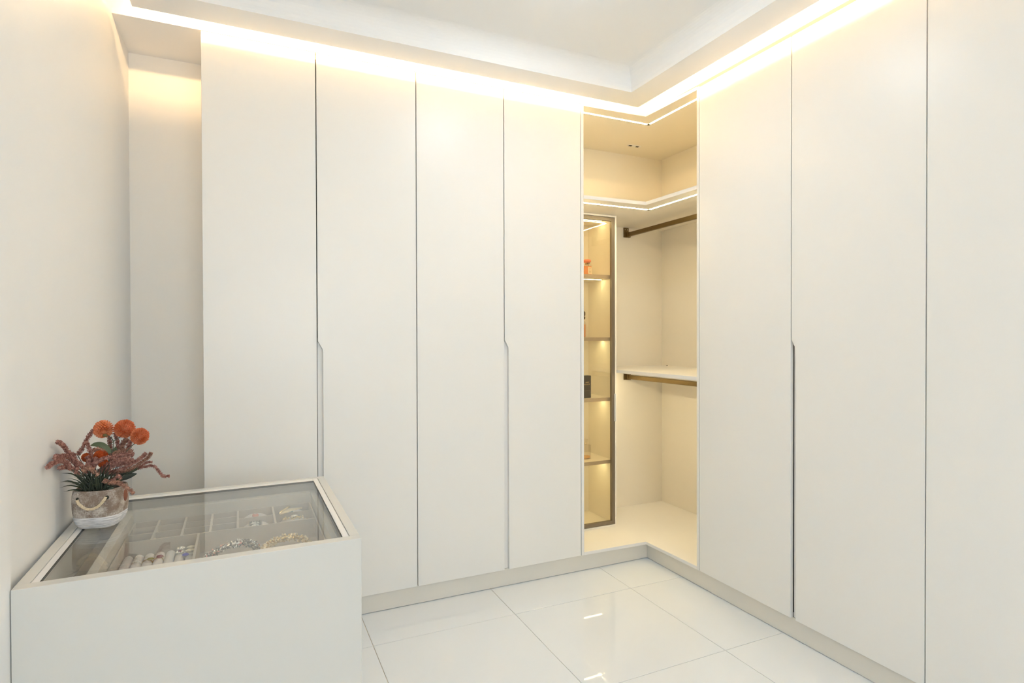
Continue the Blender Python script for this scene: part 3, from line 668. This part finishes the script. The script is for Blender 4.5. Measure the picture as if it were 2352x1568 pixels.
# ------------------------------------------------------------------ potted bouquet on the glass top
PC = Vector((-2.392, -0.696, CH + 0.0003)); PS = 0.90; PR = R(-14)
fp = thing('flower_pot', 'rope-handled brown and white pot of orange ball flowers on the glass top', 'potted flowers', PC)
def se(th, n=3.2): return (abs(math.cos(th)) ** n + abs(math.sin(th)) ** n) ** (-1 / n)
def pot_mat():
    m = mat('whitewashed_weave', (0.27, 0.21, 0.165), 0.85, spec=0.2); nt = m.node_tree; b = nt.nodes['Principled BSDF']
    tc = nt.nodes.new('ShaderNodeTexCoord')
    def noise(sc, det, st):
        mp = nt.nodes.new('ShaderNodeMapping'); mp.inputs['Scale'].default_value = st; nt.links.new(tc.outputs['Object'], mp.inputs['Vector'])
        n = nt.nodes.new('ShaderNodeTexNoise'); n.inputs['Scale'].default_value = sc; n.inputs['Detail'].default_value = det; nt.links.new(mp.outputs['Vector'], n.inputs['Vector']); return n
    n1 = noise(125, 2, (8, 8, 1.1)); n2 = noise(125, 2, (1.1, 1.1, 8)); n3 = noise(30, 5, (1, 1, 1))
    a = nt.nodes.new('ShaderNodeMath'); a.operation = 'MAXIMUM'; nt.links.new(n1.outputs['Fac'], a.inputs[0]); nt.links.new(n2.outputs['Fac'], a.inputs[1])
    b2 = nt.nodes.new('ShaderNodeMath'); b2.operation = 'MULTIPLY'; nt.links.new(a.outputs[0], b2.inputs[0]); nt.links.new(n3.outputs['Fac'], b2.inputs[1])
    cr = nt.nodes.new('ShaderNodeValToRGB'); cr.color_ramp.elements[0].position = 0.22; cr.color_ramp.elements[1].position = 0.40
    cr.color_ramp.elements[0].color = (0.255, 0.195, 0.155, 1); cr.color_ramp.elements[1].color = (0.62, 0.58, 0.53, 1)
    nt.links.new(b2.outputs[0], cr.inputs['Fac']); nt.links.new(cr.outputs['Color'], b.inputs['Base Color'])
    bp = nt.nodes.new('ShaderNodeBump'); bp.inputs['Strength'].default_value = 0.5; bp.inputs['Distance'].default_value = 0.001
    nt.links.new(a.outputs[0], bp.inputs['Height']); nt.links.new(bp.outputs['Normal'], b.inputs['Normal']); return m
M['pot'] = pot_mat()
M['potwhite'] = mat('chalky_white_band', (0.50, 0.51, 0.53), 0.85, col2=(0.80, 0.80, 0.82), scale=42, stretch=(1, 1, 8), bump=0.6, bscale=60, spec=0.15)
M['terracotta'] = mat('terracotta', (0.24, 0.085, 0.05), 0.8, var=0.15, scale=40)
M['rope'] = mat('cotton_rope', (0.72, 0.60, 0.42), 0.9, var=0.1, scale=150, spec=0.1)
M['soil'] = mat('dark_moss', (0.03, 0.028, 0.02), 0.95, var=0.3, scale=60)
M['orange'] = mat('orange_petal', (0.64, 0.17, 0.055), 0.7, col2=(0.82, 0.34, 0.18), scale=60, spec=0.2)
M['orange_deep'] = mat('deep_orange_petal', (0.55, 0.10, 0.02), 0.7, col2=(0.68, 0.17, 0.05), scale=60, spec=0.2)
M['spike'] = mat('dusty_rose_spike', (0.22, 0.09, 0.072), 0.8, col2=(0.52, 0.28, 0.225), scale=170, spec=0.15, detail=2)
M['spike2'] = mat('faded_rose_spike', (0.23, 0.11, 0.08), 0.8, col2=(0.50, 0.29, 0.21), scale=170, spec=0.15, detail=2)
M['stem'] = mat('grey_green_stem', (0.10, 0.10, 0.07), 0.6, var=0.15, scale=30)
M['grass'] = mat('dark_green_blade', (0.012, 0.020, 0.012), 0.55, col2=(0.042, 0.056, 0.030), scale=25)
M['leaf'] = mat('dull_green_leaf', (0.075, 0.10, 0.045), 0.55, col2=(0.12, 0.15, 0.075), scale=25)
M['leaf_dark'] = mat('dark_dull_leaf', (0.045, 0.055, 0.025), 0.6, var=0.25, scale=25)  # darker version of the dull green leaf
M['leaf_pale'] = mat('pale_leaf', (0.20, 0.25, 0.18), 0.6, var=0.1, scale=30)
zb_ = 0.034
def psc(prof): return [(r * PS, z) for r, z in prof]
ripple = [(0.0, 0.0), (0.038, 0.0), (0.046, 0.001)]
for k in range(19):
    u = k / 18; z_ = 0.003 + u * (zb_ - 0.003); ripple.append((0.0485 + 0.0140 * math.sin(u * math.pi / 2) ** 0.8 + (0.0005 if k % 3 == 1 else -0.0004), z_))
MB().lathe(psc(ripple), PC, 64, se, PR).build('pot_band', M['potwhite'], fp, True, label='rough white band round the foot of the pot')
pot = MB().lathe(psc([(0.0622, zb_), (0.0645, 0.05), (0.0655, 0.07), (0.0650, 0.088), (0.0635, 0.098), (0.0618, 0.1035), (0.0595, 0.105), (0.0572, 0.1035), (0.0565, 0.095), (0.0570, 0.07)]), PC, 64, se, PR)
pot.f = [f for f in pot.f if len(f) == 4]; pot.m = [0] * len(pot.f)
pot = pot.build('pot', M['pot'], fp, True)
MB().lathe([(0.0, 0.088), (0.03, 0.090), (0.0512, 0.084), (0.0512, 0.080), (0.0, 0.080)], PC, 32, se, PR).build('moss', M['soil'], fp, True)
def on_pot(face, u, z, out=0.0):           # point on the front ('f') or right ('r') face; u along the face, z above the foot
    rr = 0.0655 * PS + out
    v = Vector((u, -rr * 1.0, 0)) if face == 'f' else Vector((rr, u, 0))
    v.rotate(Quaternion((0, 0, 1), PR)); return PC + v + Vector((0, 0, z))
# rope handle: three twisted strands
def rope(a, b, sag, out):
    P = []
    for i in range(41):
        u = i / 40; q = a.lerp(b, u); k = 1 - (2 * u - 1) ** 2
        n_ = (on_pot('f', 0, 0, 0.1) - on_pot('f', 0, 0, 0)).normalized()
        P.append(q + Vector((0, 0, -sag * k ** 0.9)) + n_ * (out * min(1, 5 * k)))
    mb = MB()
    for s_ in range(3):
        path = []
        for i, q in enumerate(P):
            t_ = (P[min(i + 1, 40)] - P[max(i - 1, 0)]).normalized(); a_ = t_.cross(Vector((0, 1, 0))).normalized(); b_ = t_.cross(a_)
            th = i * 0.85 + s_ * 2 * math.pi / 3; path.append(q + (a_ * math.cos(th) + b_ * math.sin(th)) * 0.0019)
        mb.tube(path, 0.0021, 7)
    return mb
rope(on_pot('f', -0.029, 0.084), on_pot('f', 0.040, 0.089), 0.027, 0.004).build('rope_handle', M['rope'], pot, True, label='cream cotton rope handle')
for q in (-0.029, 0.041):
    c = on_pot('f', q, 0.0875, -0.0012); n_ = (on_pot('f', 0, 0, 0.1) - on_pot('f', 0, 0, 0)).normalized()
    MB().tube([c - n_ * 0.002, c + n_ * 0.0026], 0.0030 if q < 0 else 0.0048, 14).build('eyelet', M['soil'], pot)  # dark plugs stand in for the shade inside the rope holes
n_ = (on_pot('r', 0, 0, 0.1) - on_pot('r', 0, 0, 0)).normalized(); tq = n_.to_track_quat('X', 'Z').to_matrix()
MB().ball(on_pot('r', 0.006, 0.076, -0.004), 1.0, 14, 10, (0.0075, 0.014, 0.019), tq).build('handle_hole', M['terracotta'], pot, True)
# flower heads
def flower_head(c, r, axis, m, n=150, cover=-0.75):
    c = Vector(c); ax = Vector(axis).normalized(); q0 = Vector((0, 0, 1)).rotation_difference(ax); mb = MB()
    mb.ball(c, r * 0.55, 12, 8)
    for i in range(n):
        cz = 1 - (1 - cover) * (i + 0.5) / n; th = i * 2.399963; s_ = math.sqrt(max(0, 1 - cz * cz))
        d_ = Vector((s_ * math.cos(th), s_ * math.sin(th), cz)); d_.rotate(q0)
        up = (ax - d_ * ax.dot(d_)); up = up.normalized() if up.length > 1e-4 else d_.orthogonal().normalized()
        sd = d_.cross(up); wd = r * (0.100 + 0.05 * (1 - cz) / 2); ln = r * random.uniform(0.95, 1.03)
        p0 = c + d_ * r * 0.45; p1 = c + d_ * ln * 0.84; p2 = c + d_ * ln + up * r * 0.07
        mb.add([p0 - sd * wd * 0.4, p0 + sd * wd * 0.4, p1 - sd * wd + up * wd * 0.5, p1 - up * wd * 0.5, p1 + sd * wd + up * wd * 0.5, p2 - sd * wd * 0.72, p2 + sd * wd * 0.72, p2 - up * wd * 0.2 - d_ * wd * .3],
               [(0, 3, 2), (0, 1, 3), (1, 4, 3), (2, 3, 7, 5), (3, 4, 6, 7)])
    o = mb.build('flower_head', m, fp); return o
camdir = (Vector(_c) - PC).normalized()
heads = [((-2.399, -0.620, 0.987), 0.0262, (-0.25, 0.62, 0.72), M['orange'], -0.80),
         ((-2.348, -0.620, 0.985), 0.0272, (0.18, -0.75, 0.62), M['orange'], -0.8),
         ((-2.308, -0.640, 0.963), 0.0246, (0.35, -0.6, 0.7), M['orange'], -0.8),
         ((-2.431, -0.660, 0.916), 0.0135, (-0.4, -0.5, 0.7), M['orange_deep'], -0.7),
         ((-2.400, -0.655, 0.915), 0.0190, (0.0, -0.6, 0.8), M['orange_deep'], -0.7),
         ((-2.393, -0.664, 0.898), 0.0130, (0.1, -0.7, 0.4), M['orange_deep'], -0.7)]
for c, r, ax, m, cv in heads: flower_head(c, r, ax, m, 180, cv)
MB().ball((-2.392, -0.6385, 0.9715), 0.0058, 12, 8, (1, 0.7, 0.8)).build('calyx', mat('olive_calyx', (0.20, 0.15, 0.05), 0.7, var=0.2, scale=80), fp, True)
def stem(pts, r=0.0013): MB().tube(catmull(pts, 6), r, 6).build('stem', M['stem'], fp, True)
stem([(-2.390, -0.635, 0.972), (-2.377, -0.637, 0.962), (-2.372, -0.638, 0.944), (-2.378, -0.645, 0.905), (-2.388, -0.655, 0.84)])
stem([(-2.352, -0.622, 0.965), (-2.372, -0.628, 0.953), (-2.390, -0.640, 0.925), (-2.395, -0.655, 0.84)])
stem([(-2.318, -0.640, 0.945), (-2.334, -0.642, 0.930), (-2.355, -0.648, 0.90), (-2.380, -0.655, 0.84)])
stem([(-2.431, -0.660, 0.905), (-2.420, -0.662, 0.88), (-2.400, -0.662, 0.84)]); stem([(-2.400, -0.656, 0.90), (-2.400, -0.66, 0.84)])
# amaranth-like spikes
SP = [
    ('wall_arch', [(-2.461, -0.62, 0.919), (-2.451, -0.62, 0.933), (-2.44, -0.62, 0.958), (-2.428, -0.62, 0.979), (-2.418, -0.62, 0.991)]),
    ('left_up', [(-2.442, -0.7, 0.897), (-2.451, -0.7, 0.92), (-2.464, -0.7, 0.942), (-2.465, -0.74, 0.967), (-2.465, -0.788, 0.984)]),
    ('left_mid', [(-2.449, -0.7, 0.911), (-2.464, -0.7, 0.928), (-2.465, -0.748, 0.94), (-2.465, -0.812, 0.945)]),
    ('left_low', [(-2.447, -0.74, 0.901), (-2.458, -0.74, 0.92), (-2.465, -0.776, 0.932), (-2.465, -0.832, 0.937), (-2.468, -0.86, 0.933)]),
    ('c_arch2', [(-2.418, -0.66, 0.9), (-2.42, -0.66, 0.919), (-2.425, -0.66, 0.94), (-2.429, -0.66, 0.957)]),
    ('c_up1', [(-2.387, -0.6, 0.915), (-2.387, -0.6, 0.936), (-2.389, -0.6, 0.961)]),
    ('c_up2', [(-2.371, -0.6, 0.918), (-2.369, -0.6, 0.942), (-2.376, -0.6, 0.972)]),
    ('c_front', [(-2.425, -0.7, 0.9), (-2.404, -0.7, 0.905), (-2.389, -0.7, 0.915), (-2.37, -0.7, 0.919), (-2.355, -0.7, 0.921)]),
    ('c_droop', [(-2.42, -0.75, 0.895), (-2.413, -0.75, 0.903), (-2.402, -0.75, 0.899), (-2.387, -0.75, 0.881)]),
    ('cock_a', [(-2.36, -0.6, 0.922), (-2.356, -0.6, 0.936), (-2.349, -0.6, 0.948), (-2.345, -0.6, 0.953)]),
    ('cock_b', [(-2.342, -0.61, 0.922), (-2.339, -0.61, 0.934), (-2.337, -0.61, 0.949)]),
    ('r_top', [(-2.381, -0.64, 0.912), (-2.365, -0.64, 0.92), (-2.345, -0.64, 0.924), (-2.325, -0.64, 0.921)]),
    ('r_1', [(-2.386, -0.66, 0.864), (-2.366, -0.66, 0.872), (-2.342, -0.66, 0.879), (-2.318, -0.66, 0.893), (-2.3, -0.66, 0.906), (-2.29, -0.66, 0.917)]),
    ('r_2', [(-2.382, -0.64, 0.857), (-2.356, -0.64, 0.865), (-2.329, -0.64, 0.871), (-2.307, -0.64, 0.886), (-2.288, -0.64, 0.899), (-2.28, -0.64, 0.914)]),
    ('r_3', [(-2.373, -0.62, 0.857), (-2.345, -0.62, 0.861), (-2.316, -0.62, 0.87), (-2.295, -0.62, 0.881), (-2.28, -0.62, 0.882)]),
    ('r_far', [(-2.328, -0.62, 0.864), (-2.303, -0.62, 0.869), (-2.278, -0.62, 0.87), (-2.264, -0.62, 0.853), (-2.253, -0.62, 0.837), (-2.236, -0.62, 0.836)]),
    ('pot_droop', [(-2.378, -0.74, 0.865), (-2.363, -0.74, 0.857), (-2.345, -0.74, 0.855), (-2.327, -0.74, 0.841), (-2.308, -0.74, 0.82)]),
    ('pot_loop', [(-2.375, -0.72, 0.851), (-2.356, -0.72, 0.863), (-2.346, -0.72, 0.871), (-2.342, -0.72, 0.859)]),
    ('mid1', [(-2.422, -0.69, 0.879), (-2.425, -0.69, 0.895), (-2.42, -0.69, 0.911), (-2.425, -0.69, 0.925)]),
    ('mid2', [(-2.374, -0.68, 0.895), (-2.362, -0.68, 0.899), (-2.347, -0.68, 0.907), (-2.325, -0.68, 0.907)]),
    ('mid3', [(-2.372, -0.66, 0.896), (-2.356, -0.66, 0.89), (-2.338, -0.66, 0.893), (-2.32, -0.66, 0.901)]),
    ('mid4', [(-2.379, -0.65, 0.904), (-2.36, -0.65, 0.912), (-2.34, -0.65, 0.915), (-2.321, -0.65, 0.912)]),
    ('arch_r', [(-2.42, -0.65, 0.931), (-2.41, -0.65, 0.936), (-2.399, -0.65, 0.932), (-2.389, -0.65, 0.921)]),
    ('ll2', [(-2.461, -0.69, 0.897), (-2.465, -0.718, 0.914), (-2.465, -0.77, 0.942), (-2.465, -0.806, 0.951)]),
    ('ll3', [(-2.454, -0.66, 0.904), (-2.46, -0.66, 0.923), (-2.465, -0.668, 0.931)]),
    ('mid5', [(-2.405, -0.665, 0.868), (-2.388, -0.67, 0.888), (-2.365, -0.672, 0.900), (-2.340, -0.67, 0.903)]),
    ('mid6', [(-2.39, -0.675, 0.872), (-2.37, -0.675, 0.889), (-2.35, -0.672, 0.897), (-2.328, -0.66, 0.899)]),
    ('mid7', [(-2.430, -0.69, 0.872), (-2.428, -0.70, 0.890), (-2.436, -0.70, 0.906), (-2.448, -0.70, 0.915)]),
    ('mid8', [(-2.42, -0.685, 0.876), (-2.41, -0.69, 0.892), (-2.404, -0.69, 0.905), (-2.408, -0.68, 0.918)]),
    ('ll4', [(-2.440, -0.70, 0.880), (-2.452, -0.71, 0.897), (-2.462, -0.73, 0.907), (-2.466, -0.77, 0.913)]),
    ('sm', [(-2.44, -0.74, 0.889), (-2.435, -0.74, 0.9), (-2.433, -0.74, 0.904)]),
]
WID = {'cock_a': 1.5, 'cock_b': 1.15, 'r_top': 1.1, 'sm': 0.7, 'pot_loop': 0.7, 'r_3': 0.55, 'r_far': 0.8, 'll2': 0.8, 'mid2': 1.3, 'mid3': 1.3, 'mid4': 1.4, 'mid5': 1.2, 'mid6': 1.2, 'r_1': 0.95, 'r_2': 0.9}
for nm, pts in SP:
    P = catmull(pts, 8); wq = 0.0062 * WID.get(nm, 1.0); mb = MB(); n = len(P)
    mb.tube(P, [wq * 0.64 * (0.85 + 0.15 * math.sin(math.pi * i / (n - 1))) for i in range(n)], 6)
    ln = sum((P[i + 1] - P[i]).length for i in range(n - 1)); cnt = int(ln / 0.1 * 560 * max(0.8, WID.get(nm, 1.0)))
    for i in range(cnt):
        s_ = random.random() * (n - 1.001); k = int(s_); c = P[k].lerp(P[k + 1], s_ - k); d_ = (P[k + 1] - P[k]).normalized()
        a = d_.orthogonal().normalized(); a.rotate(Quaternion(d_, random.uniform(0, 6.283)))
        mb.octa(c + a * wq * random.uniform(0.62, 0.98), random.uniform(0.00075, 0.0013), (a + d_ * 0.5), random.uniform(1.1, 1.9))
    mb.build('amaranth_spike', M['spike2'] if nm in ('cock_a', 'r_top', 'c_droop', 'pot_droop', 'r_2', 'arch_r') else M['spike'], fp)
    b0 = Vector(pts[0]); foot = Vector((PC.x + (b0.x - PC.x) * 0.25, PC.y + (b0.y - PC.y) * 0.25, 0.826))
    mid_ = b0.lerp(foot, 0.5) + Vector((0, 0, 0.006)); MB().tube(catmull([b0, mid_, foot], 4), 0.0011, 5).build('stem', M['stem'], fp, True)
# grass blades
def blade(a, b, c, wd, m, nm='grass_blade'):
    P = catmull([a, b, c], 4); n = len(P); d_ = (P[-1] - P[0]).normalized(); vw = camdir; s_ = d_.cross(vw).normalized(); nn = s_.cross(d_)
    vs = []; fs = []
    for i, q in enumerate(P):
        k = wd * (1 - (i / (n - 1)) ** 2.5) * (0.55 + 0.45 * math.sin(math.pi * min(1, 0.2 + i / n)))
        vs += [q - s_ * k, q + nn * k * 0.45, q + s_ * k]
    for i in range(n - 1):
        a_ = i * 3; fs += [(a_, a_ + 1, a_ + 4, a_ + 3), (a_ + 1, a_ + 2, a_ + 5, a_ + 4)]
    o = MB().add(vs, fs).build(nm, m, fp)
    so = o.modifiers.new('thickness', 'SOLIDIFY'); so.thickness = 0.0004
    return o
for i in range(95):
    u = random.random(); ang = R(random.uniform(-62, 52)) if i < 60 else R(random.uniform(-75, 75))
    ln = random.uniform(0.055, 0.10); el = math.cos(ang)
    foot = PC + Vector((random.uniform(-0.028, 0.012), random.uniform(-0.045, 0.02), 0.086))
    dx, dz_ = math.sin(ang) * ln * 1.05, el * ln; dy = random.uniform(-0.035, 0.02)
    tip = foot + Vector((dx, dy, dz_ * random.uniform(0.75, 1.0)))
    tip.x = max(tip.x, LW + 0.008 + 0.02 * random.random())
    midp = foot.lerp(tip, 0.55) + Vector((-dx * 0.12, 0, 0.010))
    blade(foot, midp, tip, random.uniform(0.0011, 0.0019), M['grass'])
for (a, b, c) in (((-2.418, -0.70, 0.836), (-2.452, -0.73, 0.868), (-2.468, -0.76, 0.874)), ((-2.418, -0.70, 0.834), (-2.450, -0.735, 0.858), (-2.468, -0.765, 0.860)),
                  ((-2.420, -0.70, 0.832), (-2.445, -0.73, 0.845), (-2.462, -0.75, 0.846)), ((-2.415, -0.70, 0.836), (-2.445, -0.72, 0.882), (-2.466, -0.76, 0.898))):
    blade(a, b, c, 0.0022, M['grass'])
def leaf(pts, wd, m):
    P = catmull(pts, 6); n = len(P); s0 = None; vs = []; fs = []
    for i, q in enumerate(P):
        t_ = (P[min(i + 1, n - 1)] - P[max(i - 1, 0)]).normalized(); s_ = t_.cross(camdir).normalized(); nn = s_.cross(t_)
        k = wd * math.sin(math.pi * (0.04 + 0.94 * i / (n - 1))) ** 0.75
        vs += [q - s_ * k, q - s_ * k * 0.5 - nn * k * 0.1, q - nn * k * 0.25, q + s_ * k * 0.5 - nn * k * 0.1, q + s_ * k]
    for i in range(n - 1):
        for k in range(4): fs.append((i * 5 + k, i * 5 + k + 1, i * 5 + 5 + k + 1, i * 5 + 5 + k))
    o = MB().add(vs, fs).build('leaf', m, fp, True); so = o.modifiers.new('thickness', 'SOLIDIFY'); so.thickness = 0.0006
leaf([(-2.376, -0.64, 0.905), (-2.383, -0.64, 0.926), (-2.398, -0.64, 0.943), (-2.414, -0.635, 0.947), (-2.428, -0.63, 0.944)], 0.0085, M['leaf'])
leaf([(-2.372, -0.632, 0.90), (-2.371, -0.63, 0.918), (-2.369, -0.63, 0.936)], 0.007, M['leaf'])
leaf([(-2.385, -0.655, 0.84), (-2.359, -0.64, 0.853), (-2.335, -0.63, 0.862), (-2.308, -0.62, 0.870)], 0.0085, M['leaf_dark'])
leaf([(-2.385, -0.66, 0.832), (-2.360, -0.65, 0.846), (-2.338, -0.64, 0.850), (-2.318, -0.63, 0.853)], 0.009, M['grass'])
leaf([(-2.387, -0.70, 0.826), (-2.378, -0.712, 0.833), (-2.366, -0.715, 0.834), (-2.358, -0.712, 0.829)], 0.0085, M['leaf_pale'])
leaf([(-2.412, -0.70, 0.832), (-2.411, -0.702, 0.840), (-2.411, -0.702, 0.851)], 0.003, mat('lime_leaf', (0.30, 0.38, 0.04), 0.5, var=0.1))
